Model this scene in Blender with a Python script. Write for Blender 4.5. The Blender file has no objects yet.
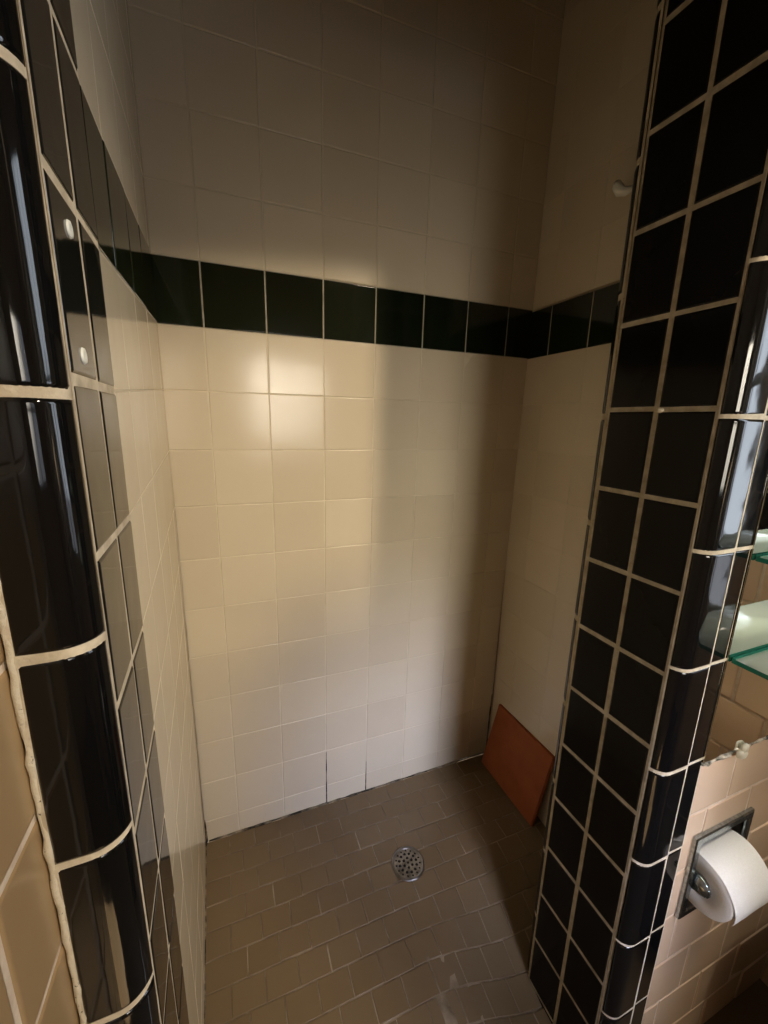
import bpy, bmesh, math, random
from mathutils import Vector, Matrix
random.seed(7)
U = 0.11                                   # one wall tile with its joint, in metres
scene = bpy.context.scene
COL = scene.collection

# ------------------------------------------------------------------ helpers
def link(name, me, parent=None):
    o = bpy.data.objects.new(name, me); COL.objects.link(o)
    if parent: o.parent = parent
    return o

def tag(o, label=None, cat=None, group=None, kind=None):
    if label: o['label'] = label
    if cat: o['category'] = cat
    if group: o['group'] = group
    if kind: o['kind'] = kind
    return o

def struct(o): return tag(o, kind='structure')

def empty(name, loc=(0, 0, 0)):
    o = bpy.data.objects.new(name, None); COL.objects.link(o)
    o.location = Vector(loc) * U; o.empty_display_size = 0.02
    return o

def mesh_obj(name, bm, mats, parent=None, smooth=True, origin=None):
    """links bm (in tile units, world place) as one mesh object; origin in tile units"""
    if origin is None:
        if parent is not None: origin = Vector(parent.location) / U
        else:
            lo = Vector([min(v.co[i] for v in bm.verts) for i in range(3)])
            hi = Vector([max(v.co[i] for v in bm.verts) for i in range(3)])
            origin = Vector(((lo.x + hi.x) / 2, (lo.y + hi.y) / 2, lo.z))
    origin = Vector(origin)
    for v in bm.verts: v.co = (v.co - origin) * U
    me = bpy.data.meshes.new(name); bm.to_mesh(me); bm.free()
    for m in (mats if isinstance(mats, (list, tuple)) else [mats]): me.materials.append(m)
    for p in me.polygons: p.use_smooth = smooth
    o = link(name, me, parent)
    if parent is None: o.location = origin * U
    return o

def box(bm, x0, x1, y0, y1, z0, z1, mat=0, bev=0.0, seg=2):
    t = bmesh.new()
    bmesh.ops.create_cube(t, size=1)
    for v in t.verts:
        v.co = Vector(((x0 + x1) / 2 + v.co.x * (x1 - x0), (y0 + y1) / 2 + v.co.y * (y1 - y0), (z0 + z1) / 2 + v.co.z * (z1 - z0)))
    if bev > 0: bmesh.ops.bevel(t, geom=t.edges[:], offset=bev, segments=seg, affect='EDGES', clamp_overlap=True)
    merge(bm, t, mat)

def merge(bm, t, mat=0, M=None):
    t.verts.index_update()
    vs = [bm.verts.new(M @ v.co if M else v.co) for v in t.verts]
    for f in t.faces:
        try:
            g = bm.faces.new([vs[v.index] for v in f.verts]); g.material_index = mat; g.smooth = f.smooth
        except ValueError: pass
    t.free()

def lathe(bm, prof, axis_o, axis, n=48, mat=0, close=False):
    """prof: list of (radius, along)"""
    a = Vector(axis).normalized(); b = a.orthogonal().normalized(); c = a.cross(b)
    o = Vector(axis_o); rings = []
    for r, h in prof:
        if r < 1e-6: rings.append([bm.verts.new(o + a * h)])
        else: rings.append([bm.verts.new(o + a * h + (b * math.cos(2 * math.pi * i / n) + c * math.sin(2 * math.pi * i / n)) * r) for i in range(n)])
    pairs = list(zip(rings, rings[1:])) + ([(rings[-1], rings[0])] if close else [])
    for A, B in pairs:
        for i in range(n):
            j = (i + 1) % n
            if len(A) == 1 and len(B) == 1: continue
            if len(A) == 1: f = [A[0], B[j], B[i]]
            elif len(B) == 1: f = [A[i], A[j], B[0]]
            else: f = [A[i], A[j], B[j], B[i]]
            g = bm.faces.new(f); g.material_index = mat

def tube(bm, pts, radii, n=12, mat=0, cap=True):
    pts = [Vector(p) for p in pts]; rings = []
    if not isinstance(radii, (list, tuple)): radii = [radii] * len(pts)
    ref = None
    for i, p in enumerate(pts):
        d = (pts[min(i + 1, len(pts) - 1)] - pts[max(i - 1, 0)]).normalized()
        if ref is None: ref = d.orthogonal().normalized()
        b = (ref - d * ref.dot(d)).normalized(); c = d.cross(b); ref = b
        rings.append([bm.verts.new(p + (b * math.cos(2 * math.pi * k / n) + c * math.sin(2 * math.pi * k / n)) * radii[i]) for k in range(n)])
    for A, B in zip(rings, rings[1:]):
        for k in range(n):
            bm.faces.new([A[k], A[(k + 1) % n], B[(k + 1) % n], B[k]]).material_index = mat
    if cap:
        bm.faces.new(rings[0][::-1]).material_index = mat; bm.faces.new(rings[-1]).material_index = mat

# ------------------------------------------------------------------ materials
def nt(name):
    m = bpy.data.materials.new(name); m.use_nodes = True
    t = m.node_tree; b = t.nodes['Principled BSDF']
    return m, t, b

def N(t, typ, **kw):
    n = t.nodes.new(typ)
    for k, v in kw.items():
        if k.startswith('i_'): n.inputs[k[2:].replace('_', ' ')].default_value = v
        else: setattr(n, k, v)
    return n

def tile_mat(name, c0, c1, rough=0.12, bump=0.15, scale=9, stain=None, stain_amt=0.0, coat=0.0, spec=0.5):
    """glazed ceramic: per-tile tint from the mesh attribute 'tint', faint cloudy glaze, wavy bump"""
    m, t, b = nt(name); L = t.links
    at = N(t, 'ShaderNodeAttribute', attribute_name='tint')
    tc = N(t, 'ShaderNodeTexCoord')
    no = N(t, 'ShaderNodeTexNoise', i_Scale=scale * 0.8, i_Detail=4.0, i_Roughness=0.6)
    L.new(tc.outputs['Object'], no.inputs['Vector'])
    ad = N(t, 'ShaderNodeMath', operation='ADD'); L.new(at.outputs['Fac'], ad.inputs[0]); L.new(no.outputs['Fac'], ad.inputs[1])
    hf = N(t, 'ShaderNodeMath', operation='MULTIPLY'); L.new(ad.outputs[0], hf.inputs[0]); hf.inputs[1].default_value = 0.5
    mx = N(t, 'ShaderNodeMix', data_type='RGBA'); L.new(hf.outputs[0], mx.inputs['Factor'])
    mx.inputs['A'].default_value = (*c0, 1); mx.inputs['B'].default_value = (*c1, 1)
    out = mx.outputs['Result']
    if stain:
        n2 = N(t, 'ShaderNodeTexNoise', i_Scale=5.0, i_Detail=6.0, i_Roughness=0.65)
        L.new(tc.outputs['Object'], n2.inputs['Vector'])
        r = N(t, 'ShaderNodeValToRGB'); r.color_ramp.elements[0].position = 0.42; r.color_ramp.elements[1].position = 0.75
        L.new(n2.outputs['Fac'], r.inputs['Fac'])
        mm = N(t, 'ShaderNodeMath', operation='MULTIPLY'); L.new(r.outputs['Color'], mm.inputs[0]); mm.inputs[1].default_value = stain_amt
        m2 = N(t, 'ShaderNodeMix', data_type='RGBA'); L.new(mm.outputs[0], m2.inputs['Factor']); L.new(out, m2.inputs['A']); m2.inputs['B'].default_value = (*stain, 1)
        out = m2.outputs['Result']
    L.new(out, b.inputs['Base Color'])
    b.inputs['Roughness'].default_value = rough
    b.inputs['Specular IOR Level'].default_value = spec
    b.inputs['Coat Weight'].default_value = coat; b.inputs['Coat Roughness'].default_value = 0.06
    n3 = N(t, 'ShaderNodeTexNoise', i_Scale=scale * 2.2, i_Detail=1.5); L.new(tc.outputs['Object'], n3.inputs['Vector'])
    bp = N(t, 'ShaderNodeBump', i_Strength=bump, i_Distance=0.01); L.new(n3.outputs['Fac'], bp.inputs['Height'])
    L.new(bp.outputs['Normal'], b.inputs['Normal'])
    if coat: L.new(bp.outputs['Normal'], b.inputs['Coat Normal'])
    return m

def rough_mat(name, c0, c1, scale=60, rough=0.9, bump=0.4, lo=0.35, hi=0.65, metal=0.0, dist=0.004):
    m, t, b = nt(name); L = t.links
    tc = N(t, 'ShaderNodeTexCoord'); no = N(t, 'ShaderNodeTexNoise', i_Scale=scale, i_Detail=5.0, i_Roughness=0.6)
    L.new(tc.outputs['Object'], no.inputs['Vector'])
    r = N(t, 'ShaderNodeValToRGB'); e = r.color_ramp.elements
    e[0].position = lo; e[0].color = (*c0, 1); e[1].position = hi; e[1].color = (*c1, 1)
    L.new(no.outputs['Fac'], r.inputs['Fac']); L.new(r.outputs['Color'], b.inputs['Base Color'])
    b.inputs['Roughness'].default_value = rough; b.inputs['Metallic'].default_value = metal
    bp = N(t, 'ShaderNodeBump', i_Strength=bump, i_Distance=dist); L.new(no.outputs['Fac'], bp.inputs['Height']); L.new(bp.outputs['Normal'], b.inputs['Normal'])
    return m

M_cream = tile_mat('cream_glazed_tile', (0.62, 0.535, 0.40), (0.72, 0.635, 0.485), rough=0.17, bump=0.05, scale=8)
M_cream_grout = rough_mat('pale_grout', (0.60, 0.52, 0.385), (0.75, 0.67, 0.52), scale=14)
M_cream_grout2 = rough_mat('tile_coloured_grout', (0.60, 0.52, 0.385), (0.70, 0.62, 0.47), scale=14)
M_black = tile_mat('black_glazed_tile', (0.006, 0.006, 0.006), (0.011, 0.011, 0.010), rough=0.07, bump=0.05, scale=10)
M_black_p = tile_mat('black_matte_glazed_tile', (0.004, 0.0035, 0.003), (0.007, 0.006, 0.005), rough=0.16, bump=0.04, scale=10, spec=0.14)
M_black_bull = tile_mat('black_bullnose_glaze', (0.003, 0.003, 0.0035), (0.006, 0.006, 0.006), rough=0.06, bump=0.05, scale=10)
M_band = tile_mat('dark_green_black_glaze', (0.004, 0.006, 0.003), (0.012, 0.018, 0.008), rough=0.10, bump=0.04, scale=8)
M_band_grout = rough_mat('thin_grey_grout', (0.30, 0.27, 0.20), (0.46, 0.41, 0.32), scale=40)
M_grout = rough_mat('tan_grout', (0.30, 0.25, 0.17), (0.48, 0.41, 0.30), scale=55, bump=0.6)
M_grout_l = rough_mat('light_tan_grout', (0.50, 0.42, 0.30), (0.74, 0.65, 0.50), scale=55, bump=0.6)
M_floor = tile_mat('brown_mosaic_floor_tile', (0.150, 0.100, 0.050), (0.19, 0.132, 0.070), rough=0.42, bump=0.12, scale=7, stain=(0.24, 0.21, 0.17), stain_amt=0.12, spec=0.35)
M_floor_grout = rough_mat('floor_grout', (0.16, 0.115, 0.07), (0.34, 0.27, 0.19), scale=12, lo=0.45, hi=0.62)
M_pink = tile_mat('pink_beige_tile', (0.70, 0.50, 0.335), (0.80, 0.60, 0.42), rough=0.22, bump=0.08, scale=7)
M_pink_grout = rough_mat('pink_wall_grout', (0.62, 0.48, 0.36), (0.80, 0.67, 0.52), scale=40)
M_tan = tile_mat('tan_wall_tile', (0.36, 0.235, 0.115), (0.43, 0.29, 0.15), rough=0.3, bump=0.05, scale=7)
M_caulk = rough_mat('old_white_caulk', (0.05, 0.045, 0.03), (0.66, 0.58, 0.44), scale=240, lo=0.31, hi=0.36, bump=0.5)
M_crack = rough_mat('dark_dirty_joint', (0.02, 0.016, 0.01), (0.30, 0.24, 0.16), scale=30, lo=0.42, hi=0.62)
M_plaster = rough_mat('beige_plaster', (0.52, 0.39, 0.24), (0.58, 0.44, 0.28), scale=30, bump=0.15)
M_white = rough_mat('white_paint', (0.72, 0.70, 0.64), (0.80, 0.78, 0.72), scale=30, rough=0.5, bump=0.05)
M_terra = rough_mat('terracotta', (0.28, 0.066, 0.012), (0.34, 0.09, 0.02), scale=22, rough=0.75, bump=0.15)
M_terra_edge = rough_mat('terracotta_raw_edge', (0.26, 0.09, 0.03), (0.38, 0.15, 0.06), scale=60, rough=0.9)
M_chrome = rough_mat('aged_chrome', (0.28, 0.32, 0.34), (0.54, 0.60, 0.63), scale=160, rough=0.26, bump=0.08, metal=1.0)
M_chrome_d = rough_mat('dull_steel', (0.16, 0.15, 0.14), (0.34, 0.32, 0.30), scale=45, rough=0.35, bump=0.1, metal=1.0)
M_drain = rough_mat('worn_brass_steel', (0.14, 0.13, 0.12), (0.42, 0.39, 0.35), scale=60, rough=0.28, bump=0.15, metal=1.0)
M_hole = rough_mat('dark_hole', (0.004, 0.004, 0.004), (0.01, 0.01, 0.01), scale=30)
M_plastic = rough_mat('white_plastic', (0.86, 0.88, 0.80), (0.92, 0.93, 0.86), scale=20, rough=0.4, bump=0.03)
M_paper = rough_mat('tissue_paper', (0.80, 0.78, 0.75), (0.88, 0.86, 0.83), scale=600, rough=0.95, bump=0.15, dist=0.0006)
M_card = rough_mat('grey_cardboard', (0.30, 0.25, 0.19), (0.40, 0.34, 0.26), scale=60)
M_clip = rough_mat('cloudy_plastic_clip', (0.55, 0.50, 0.36), (0.74, 0.69, 0.54), scale=40, rough=0.35, bump=0.05)
M_wood = rough_mat('painted_wood', (0.30, 0.22, 0.14), (0.38, 0.29, 0.19), scale=18, rough=0.5)
m, t, b = nt('mirror_silver'); b.inputs['Metallic'].default_value = 1.0; b.inputs['Roughness'].default_value = 0.01; b.inputs['Base Color'].default_value = (0.86, 0.88, 0.84, 1)
M_mirror = m
m, t, b = nt('frosted_green_glass'); b.inputs['Base Color'].default_value = (0.80, 0.88, 0.74, 1); b.inputs['Roughness'].default_value = 0.15; b.inputs['Alpha'].default_value = 0.62
M_glass = m
m, t, b = nt('green_glass_edge'); b.inputs['Base Color'].default_value = (0.02, 0.16, 0.10, 1); b.inputs['Roughness'].default_value = 0.1
M_glass_edge = m
m, t, b = nt('window_pane_glass'); b.inputs['Alpha'].default_value = 0.06; b.inputs['Roughness'].default_value = 0.02; b.inputs['Base Color'].default_value = (0.8, 0.85, 0.85, 1)
M_pane = m
m, t, b = nt('bulb_glow'); b.inputs['Emission Color'].default_value = (1.0, 0.72, 0.36, 1); b.inputs['Emission Strength'].default_value = 25
M_bulb = m

# ------------------------------------------------------------------ tiled surface generator
def tiles(name, us, vs, fmap, mats, gap=0.03, h=0.03, bev=0.03, nu=1, nv=1, tilt=0.006, gd=0.012, skip=None,
          offset_rows=None, jitter=0.0, border=True):
    """us, vs: joint lines; fmap(u,v) -> (point, normal) in tile units. One mesh: glazed tiles + the grout behind."""
    bm = bmesh.new(); tint = bm.verts.layers.float.new('tint')
    def put(u, v, hh):
        p, n = fmap(u, v); return bm.verts.new(Vector(p) + Vector(n) * hh)
    def cuts(a, b, n):
        g = gap / 2; a += g; b -= g; L = b - a; e = min(bev, L * 0.3)
        return [(a, 0.0), (a + e * 0.35, 0.7), (a + e, 1.0), (a + e * 1.25, 1.0)] + [(a + e + (L - 2 * e) * k / (n + 1), 1.0) for k in range(1, n + 1) if n > 1] + [(b - e * 1.25, 1.0), (b - e, 1.0), (b - e * 0.35, 0.7), (b, 0.0)]
    for j in range(len(vs) - 1):
        uu = us if not offset_rows else offset_rows(j)
        for i in range(len(uu) - 1):
            if skip and skip(uu[i], uu[i + 1], vs[j], vs[j + 1]): continue
            jt = lambda: random.uniform(-jitter, jitter)
            cu = cuts(uu[i] + jt(), uu[i + 1] + jt(), nu); cv = cuts(vs[j] + jt(), vs[j + 1] + jt(), nv)
            ta, tb = random.gauss(0, tilt), random.gauss(0, tilt); tv = random.random()
            u0, u1, v0, v1 = cu[0][0], cu[-1][0], cv[0][0], cv[-1][0]
            grid = []
            for (v, hv) in cv:
                row = []
                for (u, hu) in cu:
                    hh = h * min(hu, hv)
                    hh += min(hu, hv) * (ta * ((u - u0) / (u1 - u0) - 0.5) + tb * ((v - v0) / (v1 - v0) - 0.5))
                    w = put(u, v, hh); w[tint] = tv; row.append(w)
                grid.append(row)
            for a in range(len(cv) - 1):
                for c in range(len(cu) - 1):
                    bm.faces.new([grid[a][c], grid[a][c + 1], grid[a + 1][c + 1], grid[a + 1][c]]).material_index = 0
    # grout sheet
    gu = []
    for a, b in zip(us, us[1:]): gu += [a + (b - a) * k / max(2, nu) for k in range(max(2, nu))]
    gu.append(us[-1]); grid = []
    for v in vs: grid.append([put(u, v, gd) for u in gu])
    for a in range(len(vs) - 1):
        for c in range(len(gu) - 1):
            bm.faces.new([grid[a][c], grid[a][c + 1], grid[a + 1][c + 1], grid[a + 1][c]]).material_index = 1
    bmesh.ops.recalc_face_normals(bm, faces=[])
    # orient by the map normal
    p, n = fmap((us[0] + us[1]) / 2, (vs[0] + vs[1]) / 2); bm.normal_update()
    for f in bm.faces:
        if f.material_index == 1:
            if f.normal.dot(Vector(n)) < 0:
                bmesh.ops.reverse_faces(bm, faces=bm.faces[:])
            break
    o = mesh_obj(name, bm, mats)
    return o

# ------------------------------------------------------------------ measures (tile units)
W = 7.32; ZB = 10.54; TOP = 22.0
yb = lambda z: -0.018 * (z - 9)
def back(u, v): return ((u, yb(v), v), (0, -1, -0.018))
def left(u, v):                              # u = y
    return ((-0.0293 * u + 0.0013 * (v - 9), u, v + 0.0646 * u * max(0.0, min(1.0, (v - 2) / 4 if v < 6 else 1))), (1, 0.029, 0))
def right(u, v): return ((W, u, v), (-1, 0, 0))
def pillar(u, v): return ((5.521 - 0.0104 * (u + 3.88) + 0.0038 * (v - 9), u, v), (-1, 0, 0))

# shower back wall
bx = [0.0, 0.69, 1.69, 2.69, 3.69, 4.69, 5.69, 6.69, W]
rows_low = [0.0] + [ZB - k for k in range(10, -1, -1)]
rows_up = [ZB + 1 + k for k in range(0, 11)] + [TOP]
struct(tiles('wall_back', bx, rows_low, back, [M_cream, M_cream_grout], gap=0.012, h=0.010, bev=0.010, gd=0.003, tilt=0.004, jitter=0.004))
struct(tiles('wall_back_upper', bx, rows_up, back, [M_cream, M_cream_grout2], gap=0.012, h=0.014, bev=0.014, gd=0.004, tilt=0.004, jitter=0.004))
struct(tiles('trim_1', bx, [ZB, ZB + 1], back, [M_band, M_band_grout], gap=0.020, h=0.016, bev=0.014, gd=0.006, tilt=0.005))
# shower left wall
ly = [-4.0, -3.3, -2.35, -1.35, -0.35, 0.0]
struct(tiles('wall_left', ly, rows_low, left, [M_cream, M_cream_grout2], gap=0.009, h=0.009, bev=0.006, gd=0.0055, tilt=0.0018, jitter=0.002))
struct(tiles('wall_left_upper', ly, rows_up, left, [M_cream, M_cream_grout2], gap=0.009, h=0.009, bev=0.006, gd=0.0055, tilt=0.0018, jitter=0.004))
struct(tiles('trim_2', ly, [ZB, ZB + 1], left, [M_band, M_band_grout], gap=0.020, h=0.016, bev=0.014, gd=0.006, tilt=0.005))
# shower right wall
ry = [-3.70, -2.66, -1.66, -0.645, 0.05]
struct(tiles('wall_right', ry, rows_low, right, [M_cream, M_cream_grout2], gap=0.009, h=0.009, bev=0.006, gd=0.0055, tilt=0.0018))
struct(tiles('wall_right_upper', ry, rows_up, right, [M_cream, M_cream_grout2], gap=0.009, h=0.009, bev=0.006, gd=0.0055, tilt=0.0018))
struct(tiles('trim_3', ry, [ZB - 0.02, ZB + 0.97], right, [M_band, M_band_grout], gap=0.020, h=0.016, bev=0.014, gd=0.006, tilt=0.004))
# left jamb: two columns of narrow black tiles
def jamb(u, v): return ((-0.0293 * u + 0.0013 * (v - 9) + 0.004, u, v), (1, 0.029, 0))
zl = ZB - 0.258
struct(tiles('trim_4', [-5.115, -4.545, -4.0], [zl + k for k in range(-12, 12)], jamb, [M_black, M_grout_l], gap=0.042, h=0.022, bev=0.022, gd=0.014, tilt=0.003, jitter=0.006))
# pillar face: two columns of narrow black tiles
zr = 9.303
struct(tiles('wall_pillar', [-5.122, -4.485, -3.852], [zr + k for k in range(-11, 13)], pillar, [M_black_p, M_grout], gap=0.046, h=0.022, bev=0.022, gd=0.013, tilt=0.002, jitter=0.006))
# lump of dried grout on the pillar face
bm = bmesh.new(); t = bmesh.new(); bmesh.ops.create_icosphere(t, subdivisions=2, radius=1)
merge(bm, t, 0, Matrix.Translation((5.50, -4.525, 9.29)) @ Matrix.Diagonal((0.035, 0.055, 0.032, 1)))
gl = mesh_obj('grout_lump', bm, M_grout_l, parent=None); gl.parent = None
tag(gl, 'pale lump of dried grout on a joint of the black tiled pillar', 'grout lump')

# bullnose profiles (plan curve, extruded upward)
def bull_map(pts):
    P = [Vector((a, b)) for a, b in pts]; S = [0.0]
    for a, b in zip(P, P[1:]): S.append(S[-1] + (b - a).length)
    def ev(s):
        s = max(0, min(S[-1], s)); k = 0
        while k < len(S) - 2 and S[k + 1] < s: k += 1
        f = (s - S[k]) / (S[k + 1] - S[k]); return P[k].lerp(P[k + 1], f)
    def f(u, v, sgn=1):
        e = 0.02; p = ev(u); d = (ev(u + e) - ev(u - e)).normalized()
        return (p.x, p.y, v), (d.y, -d.x, 0)
    return f, S[-1]
def qarc(cx, cy, r0x, r0y, a0, a1, n=10):
    return [(cx + r0x * math.cos(math.radians(a0 + (a1 - a0) * i / n)), cy + r0y * math.sin(math.radians(a0 + (a1 - a0) * i / n))) for i in range(n + 1)]
# left: flat front from x=-.23 then rounding up to the jamb plane x=.15 (counter-clockwise: normal outward)
pl = [(-0.235, -5.275)] + qarc(-0.03, -5.095, 0.18, 0.18, -90, 0)
fl, sl_ = bull_map(pl)
struct(tiles('trim_5', [0, sl_], [9.2 + 1.4 * k for k in range(-8, 10)], fl, [M_black_bull, M_grout_l], gap=0.032, h=0.024, bev=0.03, gd=0.016, nu=14, tilt=0.004, jitter=0.004))
# right: from the pillar face plane round to the flat front
pr_ = qarc(5.715, -5.10, 0.165, 0.15, 180, 270) + [(6.03, -5.25)]
frt, sr_ = bull_map(pr_)
struct(tiles('trim_6', [0, sr_], [9.22 + 1.405 * k for k in range(-8, 10)], frt, [M_black_bull, M_grout_l], gap=0.026, h=0.024, bev=0.03, gd=0.016, nu=14, tilt=0.004, jitter=0.004))
# back edge of the pillar, rounding into the shower
pb = [(7.30, -3.69)] + qarc(5.68, -3.85, 0.16, 0.16, 90, 180)
fbk, sb_ = bull_map(pb)
struct(tiles('trim_7', [0, 0.62, sb_ - 0.5, sb_], [9.225 + 1.425 * k for k in range(-8, 10)], fbk, [M_black_bull, M_grout], gap=0.05, h=0.02, bev=0.05, nu=14, tilt=0.003))
# narrow black column between bullnose and mirror
def front(u, v): return ((u, -5.235, v), (0, -1, 0))
struct(tiles('trim_8', [6.03, 6.34], [9.22 + 1.405 * k for k in range(-8, 10)], front, [M_black_bull, M_grout_l], gap=0.022, h=0.02, bev=0.022, gd=0.014, tilt=0.003, jitter=0.004))

# toilet side wall: pink-beige tiles with staggered joints
frow = [-2.4, -1.5, -0.6, 0.32, 1.25, 2.2, 3.05, 4.02, 4.95] + [4.95 + 0.95 * k for k in range(1, 19)]
def front_r(j):
    s = [0.0, 0.55, 0.15, 0.62, 0.10, 0.5, 0.2, 0.62, 0.0][j % 9]
    return [6.34] + [6.34 + 0.25 + s + 1.02 * k for k in range(0, 4) if 6.34 + 0.25 + s + 1.02 * k < 9.8] + [10.0]
PX0, PX1, PZ0, PZ1 = 6.60, 7.90, 2.17, 3.62
struct(tiles('wall_front', [6.34, 10.0], frow, lambda u, v: ((u, -5.20, v), (0, -1, 0)), [M_pink, M_pink_grout], gap=0.03, h=0.016, bev=0.022, tilt=0.005, gd=0.006, offset_rows=front_r, jitter=0.006,
    skip=lambda a, b, c, d: False))
# bathroom left wall
struct(tiles('wall_outer_left', [-17.0] + [-16.77 + k for k in range(0, 12)] + [-5.22], [zz - 0.22 for zz in range(-1, 23)], lambda u, v: ((-0.27, u, v), (1, 0, 0)), [M_tan, M_pink_grout], gap=0.035, h=0.016, bev=0.03, tilt=0.004, gd=0.006, jitter=0.006))
# bead of caulk in the inner corner beside the left bullnose
bm = bmesh.new(); pts = []; rad = []
z = -1.2
while z < TOP:
    pts.append((-0.225 + random.uniform(-.008, .008), -5.275 + random.uniform(-.008, .008), z)); rad.append(0.024 * random.uniform(0.75, 1.2)); z += 0.09
tube(bm, pts, rad, n=8); struct(mesh_obj('trim_9', bm, M_caulk))

# shower floor
def S(t): t = max(0.0, min(1.0, t)); return t * t * (3 - 2 * t)
def fz(x, y): return -0.8 * S((x - 3.6) / 2.0) * S((-y - 2.0) / 2.4)
def floor_map(u, v):
    e = 0.02; z = fz(u, v)
    n = Vector((-(fz(u + e, v) - z) / e, -(fz(u, v + e) - z) / e, 1)).normalized()
    return (u, v, z), n
fx = [-0.05 + 0.53 * k for k in range(15)]; fy = [-5.1 + 0.435 * k for k in range(13)]
def frow_(j):
    s = 0.0 if j % 2 else 0.265
    return [fx[0]] + [x + s for x in fx[1:-1]] + [fx[-1]]
DX, DY = 3.98, -1.80
struct(tiles('floor', fx, fy, floor_map, [M_floor, M_floor_grout], gap=0.018, h=0.007, bev=0.010, tilt=0.001, gd=-0.005, offset_rows=frow_, jitter=0.006))
# dark dirty joint where wall and floor meet
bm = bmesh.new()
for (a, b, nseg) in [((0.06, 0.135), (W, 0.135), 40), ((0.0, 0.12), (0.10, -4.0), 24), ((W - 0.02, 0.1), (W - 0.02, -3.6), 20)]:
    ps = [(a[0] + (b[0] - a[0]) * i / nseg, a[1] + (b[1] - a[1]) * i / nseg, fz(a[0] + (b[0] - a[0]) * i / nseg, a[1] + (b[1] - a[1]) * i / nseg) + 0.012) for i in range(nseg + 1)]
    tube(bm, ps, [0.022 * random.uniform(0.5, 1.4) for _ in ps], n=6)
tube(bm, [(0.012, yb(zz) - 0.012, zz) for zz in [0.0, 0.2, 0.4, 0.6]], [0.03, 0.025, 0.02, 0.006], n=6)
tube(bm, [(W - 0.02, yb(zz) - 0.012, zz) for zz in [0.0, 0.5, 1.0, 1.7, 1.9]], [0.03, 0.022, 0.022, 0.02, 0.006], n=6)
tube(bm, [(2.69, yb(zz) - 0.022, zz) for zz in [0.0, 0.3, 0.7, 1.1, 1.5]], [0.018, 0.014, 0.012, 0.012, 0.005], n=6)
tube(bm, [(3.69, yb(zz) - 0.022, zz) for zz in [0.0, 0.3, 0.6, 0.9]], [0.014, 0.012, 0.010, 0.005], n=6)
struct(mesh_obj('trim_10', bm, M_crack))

# room shell behind the camera
def slab(name, x0, x1, y0, y1, z0, z1, mat):
    bm = bmesh.new(); box(bm, x0, x1, y0, y1, z0, z1); return struct(mesh_obj(name, bm, mat, smooth=False))
slab('floor_bathroom', -0.3, 10.2, -17.2, -5.12, -1.6, -1.3, M_floor)
slab('ceiling', -0.6, 10.4, -17.4, 0.3, TOP, TOP + 0.3, M_plaster)
# right bathroom wall with tile below, black band above, and a window opening
WY0, WY1, WZ0, WZ1 = -9.8, -7.15, 5.4, 14.6
ryo = [-7.1, -6.2, -5.2]
struct(tiles('wall_outer_right', ryo, [6.95 - 1.04 * k for k in range(8, -1, -1)], lambda u, v: ((10.0, u, v), (-1, 0, 0)), [M_pink, M_pink_grout], gap=0.035, h=0.016, bev=0.03, gd=0.006, tilt=0.006,
    offset_rows=lambda j: [-7.1, -6.75, -5.75, -5.2] if j % 2 else [-7.1, -6.2, -5.2]))
struct(tiles('trim_11', ryo, [6.97, 8.02, 9.07], lambda u, v: ((9.98, u, v), (-1, 0, 0)), [M_black, M_band_grout], gap=0.03, h=0.016, bev=0.03, gd=0.006, tilt=0.006))
bm = bmesh.new()
box(bm, 10.02, 10.35, -17.0, -5.2, WZ1, TOP); box(bm, 10.02, 10.35, -17.0, -5.2, -1.4, WZ0)
box(bm, 10.02, 10.35, -17.0, WY0, WZ0, WZ1); box(bm, 10.02, 10.35, WY1, -5.2, WZ0, WZ1)
struct(mesh_obj('wall_outer_right_upper', bm, M_plaster, smooth=False))
# wall behind the camera with the other window
BX0, BX1, BZ0, BZ1 = 2.2, 6.6, 6.9, 11.7
bm = bmesh.new()
box(bm, -0.4, BX0, -17.35, -17.0, -1.4, TOP); box(bm, BX1, 10.3, -17.35, -17.0, -1.4, TOP)
box(bm, BX0, BX1, -17.35, -17.0, -1.4, BZ0); box(bm, BX0, BX1, -17.35, -17.0, BZ1, TOP)
struct(mesh_obj('wall_rear', bm, M_plaster, smooth=False))
slab('wall_left_backing', -0.7, -0.32, -17.3, -4.9, -1.4, TOP, M_plaster)
slab('wall_left_core', -0.7, -0.12, -5.15, 0.6, -1.4, TOP, M_plaster)
slab('wall_shade_header', -0.1, 5.7, -5.1, -3.72, 14.3, TOP, M_plaster)  # unseen header added to keep lamp light off the upper back wall
slab('wall_back_core', -0.7, 10.3, 0.32, 0.7, -1.4, TOP, M_plaster)
slab('wall_pillar_core', 5.62, 10.3, -4.55, -3.76, -1.5, TOP, M_plaster)
slab('wall_right_core', W + 0.06, 10.3, -3.8, 0.4, -1.4, TOP, M_plaster)

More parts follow.
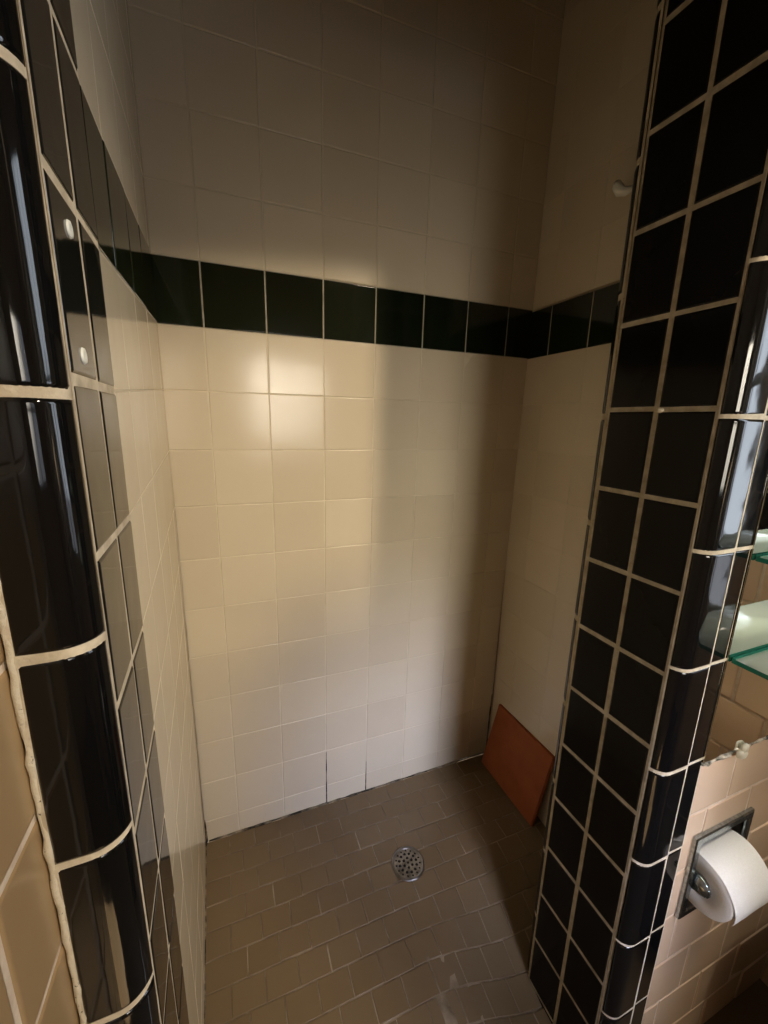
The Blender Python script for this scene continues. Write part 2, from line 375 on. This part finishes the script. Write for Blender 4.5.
def window(name, c, axis, w, z0, z1, mull):
    """frame, bars and panes in an opening; axis 'x': opening spans x at y=c"""
    root = empty(name, (c[0], c[1], z0)); struct(root)
    def bx_(bm, a0, a1, d0, d1, zz0, zz1):
        if axis == 'x': box(bm, c[0] + a0, c[0] + a1, c[1] + d0, c[1] + d1, zz0, zz1, bev=0.02)
        else: box(bm, c[0] + d0, c[0] + d1, c[1] + a0, c[1] + a1, zz0, zz1, bev=0.02)
    bm = bmesh.new(); f = 0.16
    bx_(bm, -w / 2, -w / 2 + f, -.1, .1, z0, z1); bx_(bm, w / 2 - f, w / 2, -.1, .1, z0, z1)
    bx_(bm, -w / 2, w / 2, -.1, .1, z0, z0 + f); bx_(bm, -w / 2, w / 2, -.1, .1, z1 - f, z1)
    struct(mesh_obj('window_frame', bm, M_white, root))
    bm = bmesh.new()
    for k in range(1, mull + 1):
        a = -w / 2 + w * k / (mull + 1); bx_(bm, a - .09, a + .09, -.07, .07, z0, z1)
    zc = (z0 + z1) / 2; bx_(bm, -w / 2, w / 2, -.07, .07, zc - .1, zc + .1)
    struct(mesh_obj('window_bar', bm, M_white, root))
    bm = bmesh.new(); bx_(bm, -w / 2 + f, w / 2 - f, -.01, .01, z0 + f, z1 - f)
    struct(mesh_obj('window_pane', bm, M_pane, root))
window('window_1', ((BX0 + BX1) / 2, -17.15), 'x', BX1 - BX0, BZ0, BZ1, 1)
window('window_2', (10.18, (WY0 + WY1) / 2), 'y', WY1 - WY0, WZ0, WZ1, 1)

# ------------------------------------------------------------------ things
# floor drain
dr = empty('floor_drain', (DX, DY, 0.0)); tag(dr, 'round perforated metal drain strainer set in the brown shower floor', 'drain')
bm = bmesh.new(); lathe(bm, [(0.345, 0.0), (0.345, 0.028), (0.315, 0.036), (0.292, 0.030), (0.285, 0.0)], (DX, DY, 0), (0, 0, 1), 48)
mesh_obj('rim', bm, M_chrome_d, dr)
# strainer plate: a disc cut by round holes
hol = [(0, 0, .026)]
for k in range(6): hol.append((0.095 * math.cos(k * math.pi / 3 + .3), 0.095 * math.sin(k * math.pi / 3 + .3), .030))
for k in range(12): hol.append((0.185 * math.cos(k * math.pi / 6), 0.185 * math.sin(k * math.pi / 6), .031))
for k in range(15): hol.append((0.252 * math.cos(k * math.pi / 7.5 + .1), 0.252 * math.sin(k * math.pi / 7.5 + .1), .022))
bm = bmesh.new(); n = 72; R_ = 0.292
step = 2 * R_ / n; vg = {}
def gv(i, j):
    if (i, j) not in vg:
        x = -R_ + i * step; y = -R_ + j * step
        for hx, hy, hr in hol:                       # snap to the hole's edge for round holes
            d = math.hypot(x - hx, y - hy)
            if d < 1e-6: continue
            if abs(d - hr) < step * 0.62: x = hx + (x - hx) * hr / d; y = hy + (y - hy) * hr / d; break
        d = math.hypot(x, y)
        if d > R_ - step * 0.3: x *= R_ / d; y *= R_ / d
        vg[(i, j)] = bm.verts.new((DX + x, DY + y, 0.026 - 0.012 * min(1, math.hypot(x, y) / R_)))
    return vg[(i, j)]
for i in range(n):
    for j in range(n):
        cx = -R_ + (i + .5) * step; cy = -R_ + (j + .5) * step
        if math.hypot(cx, cy) > R_: continue
        if any(math.hypot(cx - hx, cy - hy) < hr for hx, hy, hr in hol): continue
        try: bm.faces.new([gv(i, j), gv(i + 1, j), gv(i + 1, j + 1), gv(i, j + 1)])
        except ValueError: pass
ex = bmesh.ops.extrude_face_region(bm, geom=bm.faces[:])
for v in [g for g in ex['geom'] if isinstance(g, bmesh.types.BMVert)]: v.co.z += 0.014
bmesh.ops.recalc_face_normals(bm, faces=bm.faces[:])
mesh_obj('strainer', bm, M_drain, dr, smooth=False)
bm = bmesh.new(); lathe(bm, [(0.0, 0.019), (0.29, 0.019)], (DX, DY, 0), (0, 0, 1), 40)
mesh_obj('drain_well', bm, M_hole, dr)

# terracotta tile leaning in the corner
bl, br = Vector((6.955, -0.10, 0.02)), Vector((6.97, -2.08, 0.02)); tl, tr = Vector((7.255, -0.245, 1.88)), Vector((7.255, -2.20, 1.95))
bm = bmesh.new()
nrm = (br - bl).cross(tl - bl).normalized()
if nrm.x > 0: nrm = -nrm
th = 0.10
t = bmesh.new(); q = []
for d in (0, -1):
    q.append([t.verts.new(p - nrm * th * (1 if d else 0)) for p in (bl, br, tr, tl)])
t.faces.new(q[0]); t.faces.new(q[1][::-1])
for i in range(4): t.faces.new([q[0][i], q[1][i], q[1][(i + 1) % 4], q[0][(i + 1) % 4]])
bmesh.ops.recalc_face_normals(t, faces=t.faces[:])
bmesh.ops.bevel(t, geom=t.edges[:], offset=0.022, segments=2, affect='EDGES')
merge(bm, t)
rt = mesh_obj('terracotta_tile', bm, M_terra, smooth=False)
tag(rt, 'square red terracotta tile leaning against the wall in the far right shower corner', 'tile')

# white hook on the right shower wall
hk = empty('wall_hook', (7.29, -2.05, 12.95)); tag(hk, 'small white hook on the upper right shower wall, by the black pillar', 'hook')
bm = bmesh.new(); lathe(bm, [(0.0, 0.0), (0.10, 0.0), (0.105, 0.02), (0.09, 0.045), (0.0, 0.05)], (7.30, -2.35, 12.93), (-1, 0, 0), 24)
mesh_obj('hook_plate', bm, M_plaster, hk)
bm = bmesh.new()
tube(bm, [(7.27, -2.35, 12.90), (7.20, -2.30, 12.82), (7.13, -2.22, 12.79), (7.09, -2.15, 12.82), (7.08, -2.10, 12.90), (7.09, -2.08, 12.97)],
     [0.03, 0.04, 0.065, 0.08, 0.08, 0.055], n=14)
mesh_obj('hook_arm', bm, M_plastic, hk)

# wall plugs in the left jamb tiles
def plug(y, z, lab):
    x = -0.0293 * y + 0.0013 * (z - 9) + 0.032
    bm = bmesh.new(); lathe(bm, [(0.0, 0.003), (0.018, 0.003), (0.026, 0.006), (0.042, 0.005), (0.047, -0.006)], (x, y, z), (1, 0.03, 0), 24)
    o = mesh_obj('wall_plug', bm, M_plastic); tag(o, lab, 'wall plug', 'white plugs in the left black tiles'); return o
plug(-4.79, 10.10, 'upper white wall plug in a narrow black tile of the left jamb')
plug(-4.84, 9.43, 'lower white wall plug in a narrow black tile of the left jamb')

# mirror on the toilet side wall
MX0, MX1, MZ0, MZ1 = 6.322, 9.70, 4.95, 13.5
mr = empty('wall_mirror', ((MX0 + MX1) / 2, -5.26, MZ0)); tag(mr, 'frameless wall mirror beside the black column, above the paper holder', 'mirror')
bm = bmesh.new(); box(bm, MX0, MX1, -5.275, -5.24, MZ0, MZ1, bev=0.008); mesh_obj('mirror_glass', bm, M_mirror, mr, smooth=False)
bm = bmesh.new(); x = MX0; pts = []
while x < MX1: pts.append((x, -5.262 + random.uniform(-.01, .01), MZ0 - 0.02 + random.uniform(-.012, .012))); x += 0.1
tube(bm, pts, [0.03 * random.uniform(.7, 1.3) for _ in pts], n=6); mesh_obj('putty_bead', bm, rough_mat('putty', (0.05, 0.045, 0.03), (0.60, 0.52, 0.38), scale=45, lo=.40, hi=.55), mr)
for cx in (7.12, 8.9):
    bm = bmesh.new(); lathe(bm, [(0, .065), (0.05, .062), (0.085, .04), (0.095, 0.0)], (cx, -5.27, MZ0 - 0.075), (0, -1, 0), 20)
    box(bm, cx - .055, cx + .055, -5.33, -5.27, MZ0 - 0.06, MZ0 + 0.07, bev=.015)
    c = mesh_obj('mirror_clip', bm, M_clip, mr); tag(c, 'yellowed plastic mirror clip')
    bm = bmesh.new(); lathe(bm, [(0, .08), (0.025, .078), (0.03, .06)], (cx + .01, -5.27, MZ0 - 0.10), (0, -1, 0), 12)
    mesh_obj('screw', bm, M_chrome_d, c)

# toilet paper holder, recessed
ph = empty('toilet_paper_holder', ((PX0 + PX1) / 2, -5.24, PZ0)); tag(ph, 'recessed square chrome toilet paper holder in the pink tiled wall', 'toilet paper holder')
def cut_hole(o, x0, x1, z0, z1):
    bm = bmesh.new(); bm.from_mesh(o.data); off = o.location
    for co, no in (((x0, 0, 0), (1, 0, 0)), ((x1, 0, 0), (1, 0, 0)), ((0, 0, z0), (0, 0, 1)), ((0, 0, z1), (0, 0, 1))):
        bmesh.ops.bisect_plane(bm, geom=bm.verts[:] + bm.edges[:] + bm.faces[:], plane_co=Vector(co) * U - off, plane_no=no, dist=1e-6)
    kill = []
    for fc in bm.faces:
        c = (fc.calc_center_median() + off) / U
        if x0 < c.x < x1 and z0 < c.z < z1: kill.append(fc)
    bmesh.ops.delete(bm, geom=kill, context='FACES'); bm.to_mesh(o.data); bm.free()
cut_hole(bpy.data.objects['wall_front'], PX0 + .06, PX1 - .06, PZ0 + .06, PZ1 - .06)
def ring(bm, o, i, y0, y1):                  # rectangular frame, o/i = (x0,x1,z0,z1)
    def loop(r, y): return [bm.verts.new((r[a], y, r[b])) for a, b in ((0, 2), (1, 2), (1, 3), (0, 3))]
    loops = [loop(o, y1), loop([o[0], o[1], o[2], o[3]], y0), loop([o[0] + .02, o[1] - .02, o[2] + .02, o[3] - .02], y0 - .015), loop([i[0] - .02, i[1] + .02, i[2] - .02, i[3] + .02], y0 - .015), loop(i, y0), loop(i, y1)]
    for A, B in zip(loops, loops[1:]):
        for k in range(4): bm.faces.new([A[k], A[(k + 1) % 4], B[(k + 1) % 4], B[k]])
bm = bmesh.new(); IX = (PX0 + .13, PX1 - .13, PZ0 + .12, PZ1 - .13)
ring(bm, (PX0, PX1, PZ0, PZ1), IX, -5.265, -5.225); bmesh.ops.recalc_face_normals(bm, faces=bm.faces[:])
mesh_obj('frame', bm, M_chrome, ph, smooth=False)
# half-cylinder recess
bm = bmesh.new(); zc, yc = (IX[2] + IX[3]) / 2, -5.245; n = 20; cols = []
for xx in (IX[0], IX[1]):
    cols.append([bm.verts.new((xx, yc + 0.56 * math.sin(math.pi * k / n), zc + (IX[3] - IX[2]) / 2 * math.cos(math.pi * k / n))) for k in range(n + 1)])
for k in range(n): bm.faces.new([cols[0][k], cols[0][k + 1], cols[1][k + 1], cols[1][k]])
bm.faces.new(cols[0]); bm.faces.new(cols[1][::-1])
mesh_obj('recess_cup', bm, M_chrome_d, ph)
RY, RZ, RR = -5.27, 2.81, 0.43
for s, xx in ((1, PX0 + .135), (-1, PX1 - .135)):
    bm = bmesh.new(); t = bmesh.new()
    out = [(-5.24, RZ + .17), (-5.36, RZ + .15), (-5.45, RZ + .09), (-5.485, RZ), (-5.45, RZ - .08), (-5.36, RZ - .10), (-5.24, RZ - .14)]
    A = [t.verts.new((xx, y, z)) for y, z in out]; B = [t.verts.new((xx + s * .075, y, z)) for y, z in out]
    t.faces.new(A); t.faces.new(B[::-1])
    for k in range(len(out)): t.faces.new([A[k], B[k], B[(k + 1) % len(out)], A[(k + 1) % len(out)]])
    bmesh.ops.recalc_face_normals(t, faces=t.faces[:]); bmesh.ops.bevel(t, geom=t.edges[:], offset=.02, segments=2, affect='EDGES')
    merge(bm, t); mesh_obj('roll_bracket', bm, M_chrome, ph)
bm = bmesh.new(); tube(bm, [(PX0 + .19, RY - .02, RZ + .07), (PX1 - .19, RY - .02, RZ + .07)], .06, n=16); mesh_obj('roller', bm, M_chrome_d, ph)

# toilet paper roll hanging on the roller
X0, X1 = PX0 + .215, PX1 - .215
RC = Vector(((X0 + X1) / 2, RY - .02, RZ - .01))
tp = empty('toilet_paper_roll', (RC.x, RC.y, RC.z - RR)); tag(tp, 'part-used white toilet paper roll in the chrome wall holder', 'toilet paper')
bm = bmesh.new(); hw = (X1 - X0) / 2
prof = [(0.17, -hw), (RR - .015, -hw), (RR, -hw + .015)] + [(RR + 0.004 * math.sin(k), -hw + .015 + (2 * hw - .03) * k / 10) for k in range(1, 10)] + [(RR, hw - .015), (RR - .015, hw), (0.17, hw)]
lathe(bm, prof, RC, (1, 0, 0), 64, close=True)
mesh_obj('paper', bm, M_paper, tp)
bm = bmesh.new(); lathe(bm, [(0.172, -hw - .004), (0.172, hw + .004), (0.155, hw + .004), (0.155, -hw - .004)], RC, (1, 0, 0), 40, close=True); mesh_obj('cardboard_core', bm, M_card, tp)
# loose end of the sheet hugging the front and hanging a little
bm = bmesh.new(); rows = []
for k in range(15):
    a = math.radians(60 + 145 * k / 14); rr = RR + .006 + (0.05 * max(0, k - 9) / 5 if k > 9 else 0)
    rows.append([bm.verts.new((RC.x - hw + 2 * hw * i / 6 + (0.03 * max(0, k - 8) / 6), RC.y + rr * math.cos(a), RC.z + rr * math.sin(a) + .006 * math.sin(i * 1.7 + k))) for i in range(7)])
for A, B in zip(rows, rows[1:]):
    for i in range(6): bm.faces.new([A[i], A[i + 1], B[i + 1], B[i]])
mesh_obj('loose_sheet', bm, M_paper, tp)

# two glass shelves standing out from the mirror
def shelf(z, d, lab):
    x0, x1, y1 = 6.40, 9.5, -5.285
    r = empty('glass_shelf', ((x0 + x1) / 2, y1 - d / 2, z)); tag(r, lab, 'shelf', 'glass shelves in front of the mirror')
    bm = bmesh.new(); box(bm, x0, x1, y1 - d, y1, z, z + .06, bev=.008); mesh_obj('glass_panel', bm, M_glass, r)
    bm = bmesh.new(); box(bm, x0 - .008, x0 + .006, y1 - d, y1, z - .002, z + .05); box(bm, x0, x1, y1 - d - .008, y1 - d + .006, z - .002, z + .05); box(bm, x0, x1, y1 - .03, y1 + .004, z + .004, z + .066)
    e = mesh_obj('polished_edge', bm, M_glass_edge, r, smooth=False); tag(e, 'dark green polished glass edge')
    for xx in (7.9, 9.0):
        bm = bmesh.new(); box(bm, xx - .06, xx + .06, y1 - .35, y1 + .004, z - .10, z, bev=.015); mesh_obj('shelf_bracket', bm, M_chrome, r)
shelf(6.38, 0.85, 'lower glass shelf with green edges in front of the wall mirror')
shelf(7.66, 0.70, 'upper glass shelf with green edges in front of the wall mirror')

# bin added out of view to cast a shadow low on the pink wall
wb = empty('shadow_bin', (9.0, -6.4, -1.3)); tag(wb, 'added dark brown bin out of view, casting a shadow on the pink tiled wall', 'waste bin')
bm = bmesh.new(); t = bmesh.new()
def sq(z, h, y0=-6.4): return [t.verts.new((9.0 + a * h, y0 + b * h * .78, z)) for a, b in ((-1, -1), (1, -1), (1, 1), (-1, 1))]
L_ = [sq(-1.25, .6), sq(2.2, .8), sq(2.2, .74), sq(-1.15, .55)]
for A, B in zip(L_, L_[1:]):
    for k in range(4): t.faces.new([A[k], A[(k + 1) % 4], B[(k + 1) % 4], B[k]])
t.faces.new(L_[0][::-1]); t.faces.new(L_[3]); bmesh.ops.recalc_face_normals(t, faces=t.faces[:]); bmesh.ops.bevel(t, geom=t.edges[:], offset=.03, segments=2, affect='EDGES')
merge(bm, t); M_bin = rough_mat('dark_brown_plastic', (0.022, 0.014, 0.008), (0.035, 0.022, 0.013), scale=30, rough=0.45, bump=0.05); mesh_obj('bin_body', bm, M_bin, wb)
bm = bmesh.new(); tube(bm, [(9 + a * .79, -6.4 + b * .62, 2.2) for a, b in ((-1, -1), (1, -1), (1, 1), (-1, 1), (-1, -1))], .05, n=10); mesh_obj('rim', bm, M_bin, wb)

# unseen tall cabinet, added behind the camera to cast the shower floor shadow
lc = empty('shadow_cabinet', (8.2, -10.3, -1.3)); tag(lc, 'added tall painted cabinet behind the camera, casting the shower floor shadow', 'cabinet')
bm = bmesh.new(); box(bm, 6.5, 9.93, -10.6, -10.13, -1.3, 14.5, bev=.03); mesh_obj('carcass', bm, M_wood, lc)
for x0, x1 in ((6.54, 8.19), (8.23, 9.89)):
    bm = bmesh.new(); box(bm, x0, x1, -10.13, -10.05, -1.0, 14.3, bev=.02); d = mesh_obj('cabinet_door', bm, M_wood, lc)
    bm = bmesh.new(); hx = x1 - .12 if x0 < 8 else x0 + .12; lathe(bm, [(0, .14), (.05, .12), (.06, .08), (.02, .03), (.02, 0)], (hx, -10.05, 4.5), (0, 1, 0), 16); mesh_obj('door_knob', bm, M_chrome, d)

# ------------------------------------------------------------------ lights
def area(name, loc, target, sx, sy, power, color, spread=180):
    l = bpy.data.lights.new(name, 'AREA'); l.shape = 'RECTANGLE'; l.size = sx * U; l.size_y = sy * U
    l.energy = power; l.color = color; l.spread = math.radians(spread)
    o = bpy.data.objects.new(name, l); COL.objects.link(o); o.location = Vector(loc) * U
    o.rotation_euler = (Vector(target) - Vector(loc)).to_track_quat('-Z', 'Y').to_euler(); return o
area('window_daylight', (4.4, -17.6, 9.3), (4.7, 0, 0.3), 4.2, 4.6, 1.25, (0.60, 0.67, 1.0), 27)
area('side_window_daylight', (10.6, -8.5, 10.0), (4.0, -7.5, 5.0), 2.5, 9.0, 3.5, (0.78, 0.89, 1.0))
area('window_warm_fill', (4.4, -17.55, 9.3), (5.8, 0, 5.3), 4.2, 4.6, 2.0, (1.0, 0.90, 0.72), 56)  # warm fill added in the opening to brighten the right of the back wall
def spot(name, loc, target, radius, power, color):
    l = bpy.data.lights.new(name, 'SPOT'); d = Vector(target) - Vector(loc); l.energy = power; l.color = color
    l.spot_size = 2 * math.atan(radius / d.length); l.spot_blend = 0.15; l.shadow_soft_size = 0.01
    o = bpy.data.objects.new(name, l); COL.objects.link(o); o.location = Vector(loc) * U; o.rotation_euler = d.to_track_quat('-Z', 'Y').to_euler(); return o
spot('floor_patch_spot', (12, -8.7, 15.0), (0.9, -10.5, -1.3), 1.5, 3000.0, (1.0, 0.93, 0.82))  # narrow spot added to brighten a floor patch that glints in the tiles
lamp = spot('ceiling_spot_lamp', (9.15, -15.6, 19.4), (2.2, 0, 4.5), 8.0, 105.0, (1.0, 0.82, 0.58)); lamp.data.shadow_soft_size = 0.6 * U; lamp.data.spot_blend = 0.6; 
lamp = spot('vanity_spot_lamp', (8.6, -9.8, 16.5), (8.3, -5.2, 3.0), 2.9, 36.0, (1.0, 0.88, 0.68)); lamp.data.shadow_soft_size = 0.5 * U; lamp.data.spot_blend = 0.8

w = bpy.data.worlds.new('sky'); scene.world = w; w.use_nodes = True
bg = w.node_tree.nodes['Background']; bg.inputs['Color'].default_value = (0.86, 0.90, 1.0, 1); bg.inputs['Strength'].default_value = 1.8

# ------------------------------------------------------------------ camera
cam = bpy.data.cameras.new('camera'); co = bpy.data.objects.new('camera', cam); COL.objects.link(co)
r = Vector((0.93245902, -0.36061075, 0.02191056)); u = Vector((0.05862715, 0.21088298, 0.97575162)); f = Vector((0.35648708, 0.90856384, -0.21778132))
Mx = Matrix((( r.x, u.x, -f.x), (r.y, u.y, -f.y), (r.z, u.z, -f.z))).to_4x4()
Mx.translation = Vector((0.9090745, -7.78587363, 9.09391785)) * U
co.matrix_world = Mx
cam.sensor_fit = 'VERTICAL'; cam.sensor_height = 24; cam.lens = 24 * 403.149 / 1024; cam.clip_start = 0.01
scene.camera = co
scene.view_settings.view_transform = 'Standard'; scene.view_settings.look = 'None'
scene.view_settings.exposure = 0.0
scene.cycles.use_denoising = True
scene.cycles.max_bounces = 10; scene.cycles.sample_clamp_indirect = 4
